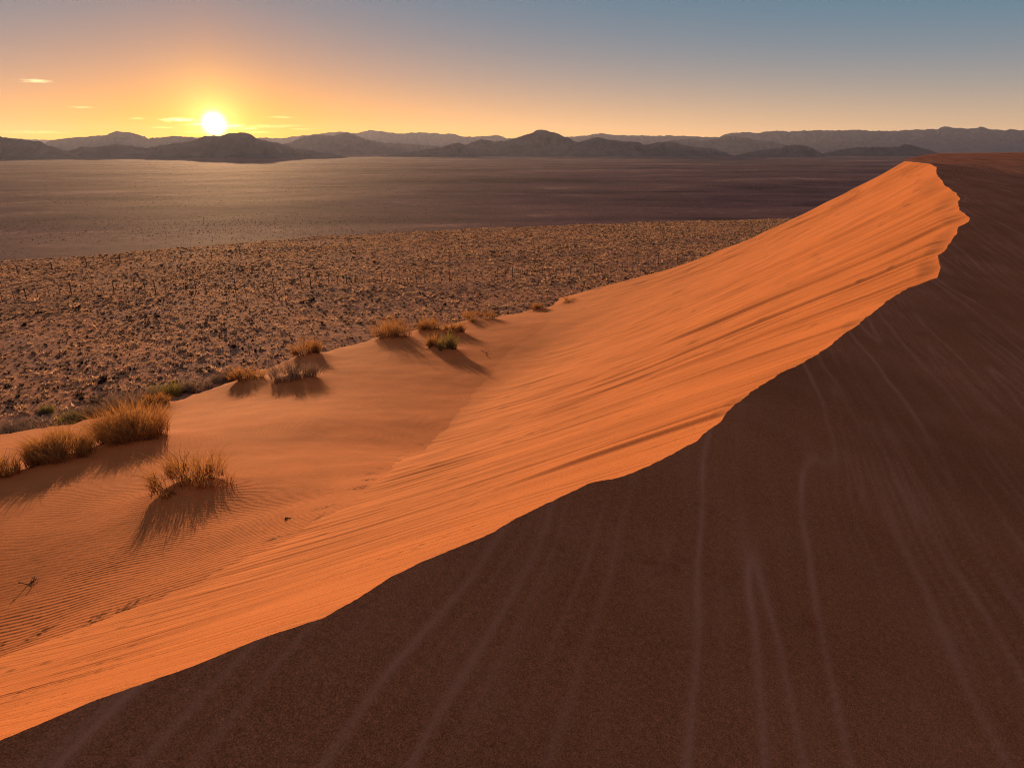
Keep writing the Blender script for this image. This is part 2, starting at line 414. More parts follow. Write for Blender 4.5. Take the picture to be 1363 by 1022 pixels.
ci = np.unique(np.r_[np.arange(0, n0, 3), np.arange(n0, n0 + NC, 2), np.arange(n0 + NC, NX)])
# fan of directions away from the brink
raz = np.interp(ci, [0, n0, n0 + 900, n0 + 1100, n0 + 1280, n0 + NC - 60, n0 + NC, NX - 1], np.radians([125, 121, 118, 104, 80, 62, 38, 55]))
raz = blur(raz, 40)
P = Bw[ci][:, None, :2] + np.stack([np.sin(raz), np.cos(raz)], -1)[:, None, :] * rr[None, :, None]
Wz = W0(P[..., 0], P[..., 1])
corr = Bw[ci][:, 2] - Wz[:, 0]
Wz = Wz + corr[:, None] * np.exp(-rr[None] / np.clip(szx[ci] * 60, .3, 3)[:, None])
# wind-drawn streaks of coarse grains
cu = P[..., 0] * .963 - P[..., 1] * .27; al = P[..., 0] * .27 + P[..., 1] * .963
wv = cu + .10 * noise(cu * .5, al * .35, 60) + .03 * noise(cu * 2, al * 1.2, 61)
dist = np.hypot(P[..., 0], P[..., 1])
def lines(fr, fa, seed, wid):
    """thin lines of even width along the zero crossings of a stretched noise"""
    a = noise(wv * fr, al * fa, seed); b = noise((wv + .004) * fr, al * fa, seed)
    return np.exp(-(a / (np.abs(b - a) / .004 + fr * .25) / (wid * (1 + dist * .10))) ** 2)
s2 = noise(wv * 9, al * .3, 63)
streak = np.maximum(lines(2.9, .10, 62, .014) * sst(noise(wv * 1.1, al * .25, 64), -.5, .2), np.maximum(.7 * lines(4.8, .16, 68, .009), .75 * lines(7.5, .20, 57, .007) * sst(noise(wv * .6, al * .2, 56), -.6, .1)) * sst(noise(wv * .8, al * .3, 67), -.25, .3))
coarse_w = .50 * streak + .35 * streak ** 6 * np.clip(.5 + noise(wv * 6, al * 3, 58), 0, 1) + .2 * np.clip(s2, 0, 1) + .14 * fbm(P[..., 0] * 1.3, P[..., 1] * 1.3, 4, 65)
bm = (.007 * streak + .0025 * fbm(P[..., 0] * 6, P[..., 1] * 6, 3, 66)) * sst(rr[None], .05, .5) * np.clip(dist / 4, .6, 3)
# old footprints softened by wind
for (u, v) in ((745, 730), (858, 742), (862, 750), (895, 758), (905, 745), (960, 770), (942, 678), (1075, 825), (1078, 833), (735, 722)):
    c_ = None
    U, Vv, D = proj(np.stack([P[..., 0], P[..., 1], Wz], -1)); k = np.argmin((U - u) ** 2 + (Vv - v) ** 2 + (D < 0) * 1e9)
    fx, fy = P[..., 0].ravel()[k], P[..., 1].ravel()[k]; sz = D.ravel()[k] / F * 11
    a_ = (P[..., 0] - fx) / (sz * 1.5); b_ = (P[..., 1] - fy) / (sz * 1.1)
    q = a_ * a_ + b_ * b_
    bm = bm - .36 * sz * np.exp(-q * 2.2) + .24 * sz * np.exp(-(np.sqrt(q) - 1.15) ** 2 * 9)
Wz = Wz + bm
WV = np.stack([P[..., 0], P[..., 1], Wz], -1)

# ------------------------------------------------------------------ clump table
# (u, v, zbase, px width, px height, sort, label)
G = [
 (258, 655, -7.7, 128, 52, 'stalky', 'sparse stalky dune grass clump nearest the rippled sand, stems fanning wide over a streaked shadow'),
 (178, 592, -9.3, 118, 58, 'dense', 'largest and densest golden grass clump, a rounded bush on the left of the dune foot'),
 (82, 620, -8.9, 90, 48, 'dense', 'rounded golden grass clump left of the largest clump, shadow stretching down-left'),
 (0, 642, -8.4, 60, 42, 'stalky', 'golden grass clump cut off by the left border of the picture'),
 (393, 508, -11.3, 78, 30, 'grey', 'wide grey-brown grass clump on the sand rim casting a broad shadow onto smooth sand'),
 (330, 511, -11.6, 56, 20, 'gold', 'low golden grass mat on the rim directly left of the wide grey-brown clump'),
 (411, 476, -12.0, 50, 24, 'gold', 'golden brown grass tuft standing behind the wide grey-brown clump'),
 (520, 453, -12.2, 62, 30, 'gold', 'upright golden grass clump at the left end of the middle group, on a mound'),
 (570, 443, -12.3, 46, 18, 'gold', 'low golden grass clump in the middle group, behind the upright clump and the green one'),
 (604, 446, -12.2, 34, 16, 'gold', 'small rounded golden clump at the right end of the middle group'),
 (578, 464, -12.0, 24, 20, 'gold', 'reddish gold tuft pressed against the left of the green clump'),
 (596, 468, -11.9, 34, 25, 'green', 'bright green grass clump in front of the middle group'),
 (638, 430, -12.5, 58, 15, 'gold', 'low broad golden clump on a shadowed mound along the far rim'),
 (716, 413.5, -12.8, 26, 9, 'gold', 'small golden tuft on the far rim, second from the slip face'),
 (758, 407, -12.9, 30, 9, 'gold', 'tiny low golden tuft on the far rim closest to the slip face'),
 (208, 542, -11.4, 50, 18, 'gold', 'thin golden grass tuft on the rim behind the largest clump'),
 (272, 520, -11.7, 40, 16, 'grey', 'small grey-brown tuft on the rim left of the low golden mat'),
]
def on_apron(u, v):
    r = ray(u, v); s_ = np.linspace(6, 95, 4000); P_ = r[None] * s_[:, None]
    return P_[np.argmax((P_[:, 2] < apron(P_[:, 0], P_[:, 1])) & (s_ > 9))]
G = [(u, v, on_apron(u, v)[2], w, h, so, lab) for (u, v, z, w, h, so, lab) in G]
for (u, v, z, w, h, so, lab) in G:
    p = at_z(u, v, z); m = p[1] / F * 1.03
    CLUMP.append((p[0], p[1], min(.40, w * m * .15), max(.5, w * m * .50)))

# the slip face runs out onto the apron: crisp near the camera, almost seamless far away
Ax = apron(S[..., 0], S[..., 1]); kk = np.interp(S[..., 1], [10, 17, 26, 45], [.003, .006, .07, .34])
q_ = (S[..., 2] - Ax) / kk
S[..., 2] = Ax + kk * np.logaddexp(0, q_) - .045 - .2 * sst(-q_, 2, 8)
# dune object: slip face and windward side in one body
V = np.concatenate([S.reshape(-1, 3), WV.reshape(-1, 3)]); V[:, 2] += ZO
q1 = gridquads(NX, NR)[:, ::-1]; q2 = gridquads(len(ci), WR) + NX * NR
me = mesh_from('sand_dune', V, np.concatenate([q1, q2]), mats=(M_SLIP, M_WIND), attrs={'coarse': np.concatenate([coarse_s.ravel(), coarse_w.ravel()])},
               mat_idx=np.r_[np.zeros(len(q1)), np.ones(len(q2))])
tag(link('sand_dune', me), 'tall orange sand dune with a sharp scalloped crest and a shaded near side', 'dune', kind='structure')

# ------------------------------------------------------------------ build apron mesh
th = np.concatenate([np.linspace(-1.3, -.86, 40)[:-1], np.linspace(-.86, .30, 1000), np.linspace(.30, .6, 40)[1:]])
ra = np.concatenate([4.5 * (7 / 4.5) ** np.linspace(0, 1, 60)[:-1], 7 * (25 / 7) ** np.linspace(0, 1, 1000)[:-1], 25 * (92 / 25) ** np.linspace(0, 1, 300)])
TH, RA = np.meshgrid(th, ra, indexing='ij'); X, Y = RA * np.sin(TH), RA * np.cos(TH)
Z = apron(X, Y)
# wind ripples: crests roughly square to the wind, bent by the mounds
wl = .118
rk = .30 * noise(X * .16, Y * .16, 80) + .10 * noise(X * .6, Y * .6, 81)
phs = (Y * .97 + X * .10 + (Z - A0(X, Y)) * 1.2 + rk * 1.3) / (wl * (1 + .10 * noise(X * .1, Y * .1, 82))) * 2 * math.pi
U, Vv, D = proj(np.stack([X, Y, Z], -1))
rmask = (.3 + .7 * sst(fbm(X * .17 + .3, Y * .17, 3, 83), -.5, .15))
zone = np.exp(-((X + 8.5) ** 2 / 60 + (Y - 13) ** 2 / 60)) * .45 + .6
rip = (.5 + .5 * np.sin(phs + .5 * np.sin(phs))) ** 1.3
A_ = .0105 * rmask * np.clip(zone, 0, 1.1) * (1 - .6 * sst(RA, 22, 45))
Z = Z + A_ * rip + .004 * fbm(X * 5, Y * 5, 3, 85) * (1 - sst(RA, 12, 30))
dark_a = .22 * np.clip(noise(X * 2.3, Y * 2.3, 86), 0, 1) + .25 * (1 - rip) * (A_ / .0105)  # random patches and ripple troughs take the darker colour
# litter of dark grains caught along the toe
if len(toe):
    tu, tv = proj(toe)[:2]
    tx = np.stack([toe[:, 0], toe[:, 1]], -1)
    dm = np.full(X.shape, 9.)
    near = (D > 0) & (RA < 26)
    for i in range(0, len(tx), 2):
        dm = np.where(near, np.minimum(dm, np.hypot(X - tx[i, 0], Y - tx[i, 1])), dm)
    lit = np.exp(-(dm / .28) ** 2) * sst(fbm(X * 1.1, Y * 1.1, 4, 88), -.1, .4)
    dark_a = np.clip(dark_a + 1.3 * lit * (noise(X * 9, Y * 9, 89) > -.1), 0, 1.2)
    Z = Z + .02 * lit * noise(X * 12, Y * 12, 87)
Vv3 = np.stack([X, Y, Z + ZO], -1)
me = mesh_from('sand_apron', Vv3, gridquads(*X.shape), mats=(M_APRON,), attrs={'coarse': dark_a})
tag(link('sand_apron', me), 'rippled orange sand at the foot of the dune, dotted with grass clumps', 'sand', kind='structure')

# ------------------------------------------------------------------ ground mesh
th = np.concatenate([np.linspace(-math.pi, -.80, 60)[:-1], np.linspace(-.80, .80, 760), np.linspace(.80, math.pi, 60)[1:]])
ra = 12 * (15000 / 12) ** np.linspace(0, 1, 520)
TH, RA = np.meshgrid(th, ra, indexing='ij'); X, Y = RA * np.sin(TH), RA * np.cos(TH)
Z, far = ground(X, Y)
me = mesh_from('desert_plain', np.stack([X, Y, Z + ZO], -1), gridquads(*X.shape), mats=(M_GROUND,), attrs={'far': far})
tag(link('desert_plain', me), 'wide dusty desert plain running to the mountains', 'ground', kind='structure')

# ------------------------------------------------------------------ mountains
MT = [  # name, distance, depth factor, gully strength, silhouette
 ('hill', 3600, 2.2, 'low brown hill at the left border of the picture', [(-160, 182), (-60, 179), (0, 181), (22, 183.6), (44, 187), (59, 188.5), (70, 194.6), (84, 200), (99, 208), (115, 216)]),
 ('hill', 3900, 2.2, 'long dark hill directly under the sun', [(60, 214), (80, 203), (92, 200), (106, 195), (125, 196), (139, 194.6), (158, 191.7), (172, 194.6), (191, 197), (216, 194.6), (235, 191), (257, 186), (272, 180.5), (285, 180), (296, 181.5), (308, 178), (319, 176), (332, 178), (341, 183.6), (367, 190), (389, 198.5), (405, 198), (418, 200), (440, 204.5), (455, 208), (480, 213)]),
 ('mountain', 7400, 2.0, 'hazy orange mountain to the left of the sun', [(40, 200), (62, 188), (85, 184), (110, 182.5), (139, 179), (156, 174.5), (169, 176), (194, 184), (205, 183.6), (235, 181), (257, 182.5), (280, 183), (310, 186), (340, 192), (370, 205)]),
 ('mountain', 11000, 1.8, 'pale far range right of the sun', [(300, 192), (330, 186), (354, 183), (375, 184), (395, 181), (420, 179), (450, 175), (461, 175), (469, 178), (476, 177), (490, 173), (500, 173.5), (509, 175), (520, 176), (531, 178), (545, 177), (560, 176), (578, 177), (590, 178.5), (604, 178), (615, 181.6), (633, 182), (648, 180.5), (663, 179.4), (674, 184), (700, 186), (730, 184), (758, 182), (780, 180.5), (798, 177), (817, 179.4), (853, 180.5), (890, 180.5), (950, 182), (1000, 184), (1060, 190)]),
 ('mountain', 6200, 2.0, 'purple mid-distance mountain between the sun and the central peak', [(350, 205), (372, 192), (392, 186), (410, 181), (430, 179.5), (445, 180.5), (461, 176), (475, 181), (487, 185), (512, 190), (542, 191.5), (575, 194), (610, 198), (650, 207)]),
 ('hill', 4300, 2.0, 'small dark rounded hill left of the central peak', [(500, 210), (520, 206), (545, 202), (570, 199), (588, 196), (600, 191.5), (611, 190), (619, 193), (626, 199), (636, 206), (645, 211)]),
 ('mountain', 4900, 2.2, 'dark central mountain, the tallest pointed peak on the skyline', [(590, 208), (606, 198), (622, 192), (632, 188), (641, 185), (655, 188), (670, 188), (688, 183), (700, 179.5), (707, 177), (714, 173.5), (721, 172), (729, 173.5), (736, 176), (746, 179.5), (754, 183), (769, 189), (790, 196), (815, 204), (830, 210)]),
 ('hill', 4500, 2.0, 'dark twin-topped hill right of the central mountain', [(745, 209), (760, 194), (769, 189.5), (784, 185), (795, 182), (803, 184), (809, 186), (824, 187), (835, 189), (846, 188), (861, 193), (872, 190), (883, 189), (894, 188.5), (908, 193), (920, 195), (935, 196.5), (951, 198.5), (968, 204), (990, 212)]),
 ('mountain', 7600, 1.9, 'blue-grey mountain behind the right end of the twin-topped hill', [(850, 200), (875, 190), (900, 186), (920, 184.5), (930, 186.5), (941, 187), (950, 185), (961, 183), (971, 181), (981, 180), (991, 182.5), (1002, 186), (1022, 188), (1046, 193), (1080, 203)]),
 ('mountain', 8800, 1.9, 'pale blue hill half hidden beyond the small dark hills on the right', [(1030, 204), (1055, 196), (1070, 192), (1090, 189.6), (1107, 185), (1115, 187), (1124, 189.6), (1138, 188), (1151, 186), (1160, 188.5), (1168, 191), (1195, 197), (1230, 206)]),
 ('hill', 4200, 2.0, 'small dark conical hill between two low hills on the right', [(965, 213), (981, 207), (1002, 201), (1020, 199.5), (1036, 198), (1046, 195), (1053, 193), (1063, 192.5), (1070, 194), (1077, 196), (1090, 201.5), (1100, 207), (1112, 214)]),
 ('hill', 4600, 2.0, 'low dark hill behind the far tip of the dune', [(1075, 211), (1097, 203.5), (1121, 199), (1144, 195.5), (1158, 196), (1172, 195.5), (1195, 195.5), (1203, 193), (1209, 192), (1216, 192.5), (1223, 194), (1240, 201), (1260, 208), (1280, 213)]),
 ('mountain', 10600, 1.5, 'long blue mountain range with a level top on the far right', [(930, 196), (945, 187), (958, 182), (971, 177), (985, 176), (998, 176), (1010, 177), (1020, 175), (1036, 174), (1060, 174.5), (1090, 173), (1115, 173.5), (1138, 172.6), (1160, 174), (1189, 174), (1215, 172.5), (1240, 171.6), (1252, 172), (1258, 169.5), (1265, 167.5), (1270, 169), (1277, 170), (1290, 171), (1304, 170), (1309, 168.6), (1313, 168.6), (1321, 172.6), (1332, 173), (1345, 171.6), (1363, 173.6), (1400, 172), (1450, 174), (1500, 178), (1560, 190)]),
 ('mountain', 12600, 1.6, 'faintest farthest range seen low behind the nearer mountains', [(-260, 190), (-160, 182), (-60, 183), (0, 184), (60, 186), (130, 188), (300, 190), (500, 186), (650, 184.5), (760, 185), (860, 183), (960, 183.5), (1100, 184), (1250, 183), (1420, 184)]),
]
for mi, (nm, dist_, dpf, lab, sil) in enumerate(MT):
    sil = np.array(sil, float); nu = int(max(60, (sil[-1, 0] - sil[0, 0]) * 1.3)); nw = 90
    us = np.linspace(sil[0, 0], sil[-1, 0], nu); vs = np.interp(us, sil[:, 0], sil[:, 1])
    pts = np.array([ray(u, v) for u, v in zip(us, vs)]); pts = pts / pts[:, 1:2] * dist_
    top = pts[:, 2]
    px = dist_ / F
    top = top + px * (.7 * noise(us / 16, 0 * us, 160 + mi) + .8 * noise(us / 8, 0 * us, 100 + mi) + .45 * noise(us / 3.5, 0 * us, 130 + mi))
    base_z = FARZ - 3
    hgt = np.maximum(top - base_z, 0)
    env = np.minimum(1, np.minimum(np.arange(nu), np.arange(nu)[::-1]) / 6.0); hgt = hgt * env
    wd = np.linspace(-1, 1, nw)
    hh = blur(hgt, max(2, nu // 30)); half = dpf * (hh * .6 + .55 * hh.max()) * .9
    ww = wd[None] * half[:, None]
    Xm = pts[:, 0][:, None] * (1 + ww / dist_); Ym = pts[:, 1][:, None] + ww
    sc = hh.max() * .9
    gul = ridged(Xm / sc * 1.4, Ym / sc * 1.1, 5, 200 + mi * 3) * .6 + .25 * fbm(Xm / sc * 4, Ym / sc * 4, 3, 230 + mi)
    shp = np.clip(1 - np.abs(wd), 0, 1) ** 1.15
    body = hgt[:, None] * shp[None]
    body = body * (1 - (.34 - .30 * gul.clip(-1, 1.2)) * (1 - np.exp(-((wd[None]) / .12) ** 2)).clip(0, 1) * .9)
    # shift the ridge line in depth so it is no straight wall
    Ym = Ym + half[:, None] * .5 * noise(us / 40, 0 * us, 300 + mi)[:, None]
    Zm = base_z + body
    me = mesh_from(nm, np.stack([Xm, Ym, Zm + ZO], -1), gridquads(nu, nw), mats=(M_ROCK,))
    tag(link(nm, me), lab, 'mountain' if nm == 'mountain' else 'hill', kind='structure')

# ------------------------------------------------------------------ grass
def blades(n, rad, h, seed, spread=.9, droop=.5, width=.012, seg=4, lmin=.55, stiff=0, rootf=.45):
    """curved tapering blades rooted in a disc; returns verts, quads, tone, along"""
    r = np.random.default_rng(seed)
    a = r.uniform(0, 2 * math.pi, n); q = np.sqrt(r.uniform(0, 1, n)); cl = r.integers(0, max(3, n // 22), n)
    cr = np.random.default_rng(seed + 1); K = cl.max() + 1
    ca = cr.uniform(0, 2 * math.pi, K); cq = np.sqrt(cr.uniform(0, 1, K)); cx, cy = cq * np.cos(ca), cq * np.sin(ca)
    x0 = cx[cl] * rad * rootf + r.normal(0, rad * .05, n); y0 = cy[cl] * rad * rootf + r.normal(0, rad * .05, n)
    out = np.stack([cx[cl], cy[cl]], -1) * .8 + np.stack([np.cos(a), np.sin(a)], -1) * .55
    ln = h * (lmin + (1.1 - lmin) * r.uniform(0, 1, n) ** .8) * (1 - .45 * cq[cl] ** 2) * cr.uniform(.72, 1.1, K)[cl]
    lean = spread * r.uniform(.35, 1.1, n) * (rad * (1 - rootf)) / h
    t = np.linspace(0, 1, seg + 1)
    px = x0[:, None] + out[:, :1] * (lean * ln)[:, None] * (t ** (1.3 + droop))
    py = y0[:, None] + out[:, 1:] * (lean * ln)[:, None] * (t ** (1.3 + droop))
    pz = ln[:, None] * (t - droop * .28 * t ** 3 * (.5 + lean[:, None])) - .05
    kx = .03 * h * r.normal(0, 1, (n, 1)) * np.sin(t * 5 + a[:, None]); px = px + kx; py = py + kx * r.normal(0, 1, (n, 1))
    fa = r.uniform(0, math.pi, n); wx_ = np.cos(fa)[:, None] * width * .5 * (1 - t ** 1.6 * .85); wy_ = np.sin(fa)[:, None] * width * .5 * (1 - t ** 1.6 * .85)
    Vb = np.stack([np.stack([px - wx_, py - wy_, pz], -1), np.stack([px + wx_, py + wy_, pz], -1)], 2)   # n, seg+1, 2, 3
    i = np.arange(n * (seg + 1) * 2).reshape(n, seg + 1, 2)
    qd = np.stack([i[:, :-1, 0], i[:, :-1, 1], i[:, 1:, 1], i[:, 1:, 0]], -1).reshape(-1, 4)
    tone = np.repeat(np.clip(r.normal(.5, .3, n), 0, 1), (seg + 1) * 2); along = np.tile(np.repeat(t, 2), n)
    return Vb.reshape(-1, 3), qd, tone, along
def clump(u, v, z, w, h, so, lab, gi, zf=apron, grp='grass clumps along the foot of the dune'):
    p = at_z(u, v, z); zz = float(np.ravel(zf(np.array([p[0]]), np.array([p[1]])))[0])
    m = math.hypot(p[1], zz) / F
    rad, hh = w * m * (.72 if v > 520 else .80), h * m * (1.08 if v > 520 else 1.25)
    ar = (w * h) / (60 * 30)
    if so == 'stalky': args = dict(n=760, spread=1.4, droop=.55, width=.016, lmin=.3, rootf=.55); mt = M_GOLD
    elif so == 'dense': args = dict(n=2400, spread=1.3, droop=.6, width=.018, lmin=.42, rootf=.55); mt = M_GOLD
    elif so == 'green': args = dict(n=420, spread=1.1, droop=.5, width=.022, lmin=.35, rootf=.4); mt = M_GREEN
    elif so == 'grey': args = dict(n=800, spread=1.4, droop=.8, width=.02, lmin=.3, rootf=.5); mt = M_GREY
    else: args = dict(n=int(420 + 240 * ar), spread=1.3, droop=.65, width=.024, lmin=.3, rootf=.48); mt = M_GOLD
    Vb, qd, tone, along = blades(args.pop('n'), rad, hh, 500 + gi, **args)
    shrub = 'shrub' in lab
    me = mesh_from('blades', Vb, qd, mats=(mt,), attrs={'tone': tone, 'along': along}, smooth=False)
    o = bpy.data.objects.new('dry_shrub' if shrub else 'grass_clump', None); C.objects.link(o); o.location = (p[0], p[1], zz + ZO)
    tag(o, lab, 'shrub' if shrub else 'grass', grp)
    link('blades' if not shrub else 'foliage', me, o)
    # woody stems inside
    Vs, qs, ts, als = blades(90, rad * 1.15, hh * .8, 900 + gi, spread=1.35, droop=.35, width=.022, lmin=.15, rootf=.45, seg=4)
    s_ = link('woody_stems', mesh_from('woody_stems', Vs, qs, mats=(M_WOOD,), attrs={'tone': ts, 'along': als}, smooth=False), o)
    return o
for gi, g in enumerate(G): clump(*g, gi)
# grey shrubs on the flat ground just past the rim, at the left
gz = lambda x, y: ground(x, y)[0]
SH = [
 (-4, 592, 90, 30, 'grey dry shrub cut by the left border, just past the sand rim'),
 (48, 583, 84, 30, 'wide grey shrub behind the rounded golden clump, past the sand rim'),
 (92, 566, 60, 26, 'dull grey shrub with a dark hollow, between the wide grey shrub and a greenish one'),
 (128, 556, 58, 28, 'purple-grey shrub behind the largest golden clump'),
 (165, 545, 66, 34, 'grey shrub directly behind the top of the largest golden clump'),
 (200, 535, 48, 24, 'pale grey shrub past the rim, near a thin golden tuft'),
 (232, 526, 44, 26, 'yellowish green shrub standing tallest in the grey shrub row'),
 (262, 519, 46, 22, 'grey-brown shrub at the right end of the grey shrub row'),
 (300, 506, 44, 18, 'dull brown shrub in line with the grey row, just left of the low golden mat'),
 (22, 575, 70, 28, 'grey shrub between the wide one and the one cut by the left border'),
 (215, 528, 50, 26, 'reddish grey shrub between the pale grey shrub and the yellowish green one'),
 (145, 553, 56, 26, 'dusky grey shrub squeezed between the purple-grey one and its neighbour on the right'),
 (110, 560, 60, 26, 'grey shrub half covered by neighbours, right of the dull one with a dark hollow'),
 (62, 548, 30, 14, 'small greenish shrub out on the scrub plain behind the grey row'),
]
for si, (u, v, w, h, lab) in enumerate(SH):
    r = ray(u, v); p = at_plain(u, v)
    for _ in range(6):
        zz = float(ground(np.array([p[0]]), np.array([p[1]]))[0][0]); p = r * (zz / r[2])
    so = 'green' if 'green' in lab else 'grey'
    clump(u, v, p[2], w, h, so, lab, 60 + si, gz, 'shrubs in a row past the sand rim')

# ------------------------------------------------------------------ scrub tufts on the plain
edge_img_u = np.array([e[0] for e in EDGE[:-2]] + [830, 940, 1040, 1100, 1210, 1400]); edge_img_v = np.array([e[1] for e in EDGE[:-2]] + [397, 340, 293, 258, 207, 203.])
sp = .54
gx, gy = np.meshgrid(np.arange(-150, 130, sp), np.arange(24, 270, sp)); gx = gx.ravel() + rng.uniform(-.42, .42, gx.size) * sp; gy = gy.ravel() + rng.uniform(-.42, .42, gy.size) * sp
ye = np.interp(gx, se[:, 0], se[:, 1])
z_, far_ = ground(gx, gy)
u_, v_, d_ = proj(np.stack([gx, gy, z_], -1))
ap_r = edge_r(np.arctan2(gx, gy))
dens = .95 + .34 * fbm(gx * .06, gy * .06, 3, 400) - .45 * np.exp(-np.maximum(np.hypot(gx, gy) - ap_r, 0) / 5)
ok = (gy < ye + 14) & (u_ > -160) & (u_ < 1130) & (v_ < np.interp(u_, edge_img_u, edge_img_v) + 12) & (np.hypot(gx, gy) > ap_r + 1.2) & (rng.uniform(0, 1, gx.size) < dens)
gx, gy, z_, u_, v_, d_ = [a[ok] for a in (gx, gy, z_, u_, v_, d_)]
size = np.clip(rng.lognormal(0, .32, gx.size), .5, 2.1) * (1 + .25 * noise(gx * .08, gy * .08, 401)); size = np.where(rng.uniform(0, 1, gx.size) < .07, size * 1.7, size)
NV = 10; VAR = []
for k in range(NV):
    dark = k >= 6
    Vb, qd, tone, along = blades(28 if not dark else 34, .36, .27 if not dark else .26, 1500 + k, spread=1.25, droop=.7, width=.05 if not dark else .06, seg=2, lmin=.45, rootf=.4)
    base_t = (.55, .7, .95, .4, .65, .9, .05, .1, .0, .15)[k]
    tone = np.clip(base_t + (tone - .5) * .25, 0, 1)
    VAR.append((Vb, qd, tone, along))
var = rng.integers(0, NV, gx.size); yaw = rng.uniform(0, 6.28, gx.size)
show = (u_ > 0) & (u_ < 1363) & (v_ < np.interp(u_, edge_img_u, edge_img_v) - 2) & (v_ > 200)
big = np.where(show, size / d_, 0); order = np.argsort(-big)
ind = order[:300]; rest = order[300:]
tm = [mesh_from('scrub_tuft', V_, q_, mats=(M_TUFT,), attrs={'tone': t_, 'along': a_}, smooth=False) for V_, q_, t_, a_ in VAR]
print('tufts', gx.size)
for i in ind:
    o = link('scrub_tuft', tm[var[i]]); o.location = (gx[i], gy[i], z_[i] + ZO); o.rotation_euler = (0, 0, yaw[i]); o.scale = (size[i],) * 3
    tag(o, 'small dry scrub tuft on the near part of the stony plain', 'grass tuft', 'scrub tufts on the near plain')
AV, AQ, AT, AL = [], [], [], []; off = 0
for k in range(NV):
    sel = rest[var[rest] == k]; V_, q_, t_, a_ = VAR[k]; n = len(sel)
    c_, s_ = np.cos(yaw[sel])[:, None], np.sin(yaw[sel])[:, None]; sz = size[sel][:, None]
    VV = np.stack([(V_[:, 0] * c_ - V_[:, 1] * s_) * sz + gx[sel][:, None], (V_[:, 0] * s_ + V_[:, 1] * c_) * sz + gy[sel][:, None], V_[:, 2] * sz + z_[sel][:, None] + ZO], -1)
    AV.append(VV.reshape(-1, 3)); AQ.append((q_[None] + (np.arange(n) * len(V_))[:, None, None]).reshape(-1, 4) + off); off += n * len(V_)
    AT.append(np.tile(t_, n)); AL.append(np.tile(a_, n))
me = mesh_from('scrub', np.concatenate(AV), np.concatenate(AQ), mats=(M_TUFT,), attrs={'tone': np.concatenate(AT), 'along': np.concatenate(AL)}, smooth=False)
tag(link('scrub', me), 'thousands of small dry tufts speckling the plain beyond the dune', 'scrub', kind='stuff')

# far out on the plain: low bushes, thinning with distance
nf = 130000; rr_ = 200 * (2600 / 200) ** rng.uniform(0, 1, nf) ** .62; ta = rng.uniform(-.80, .52, nf)
fx_, fy_ = rr_ * np.sin(ta), rr_ * np.cos(ta)
den = fbm(fx_ * .0030, fy_ * .0085, 4, 410) + .5 * fbm(fx_ * .02, fy_ * .03, 3, 411)
den = den + .45 * (1 - sst(rr_, 240, 800)) - .12
yb = np.interp(fx_, se[:, 0], se[:, 1]); k_ = (fy_ > yb + 25) & (rng.uniform(-.5, .9, nf) < den)
fx_, fy_, rr_ = fx_[k_], fy_[k_], rr_[k_]; fz_ = ground(fx_, fy_)[0]
V0, q0, t0, a0_ = blades(9, .6, .5, 1700, spread=1.2, droop=.6, width=.26, seg=2, lmin=.5, rootf=.5)
sz = (rng.lognormal(0, .35, len(fx_)) * np.interp(rr_, [200, 2600], [.5, 1.2]))[:, None]; yw = rng.uniform(0, 6.28, len(fx_)); c_, s_ = np.cos(yw)[:, None], np.sin(yw)[:, None]
VV = np.stack([(V0[:, 0] * c_ - V0[:, 1] * s_) * sz + fx_[:, None], (V0[:, 0] * s_ + V0[:, 1] * c_) * sz + fy_[:, None], V0[:, 2] * sz + fz_[:, None] + ZO], -1)
tn = np.repeat(np.clip(rng.normal(.25, .28, len(fx_)), 0, 1), len(V0))
me = mesh_from('distant_bushes', VV.reshape(-1, 3), (q0[None] + (np.arange(len(fx_)) * len(V0))[:, None, None]).reshape(-1, 4), mats=(M_TUFT,), attrs={'tone': tn, 'along': np.tile(a0_, len(fx_))}, smooth=False)
tag(link('distant_bushes', me), 'low bushes scattered far out over the flat valley floor', 'bushes', kind='stuff')
print('far bushes', len(fx_))

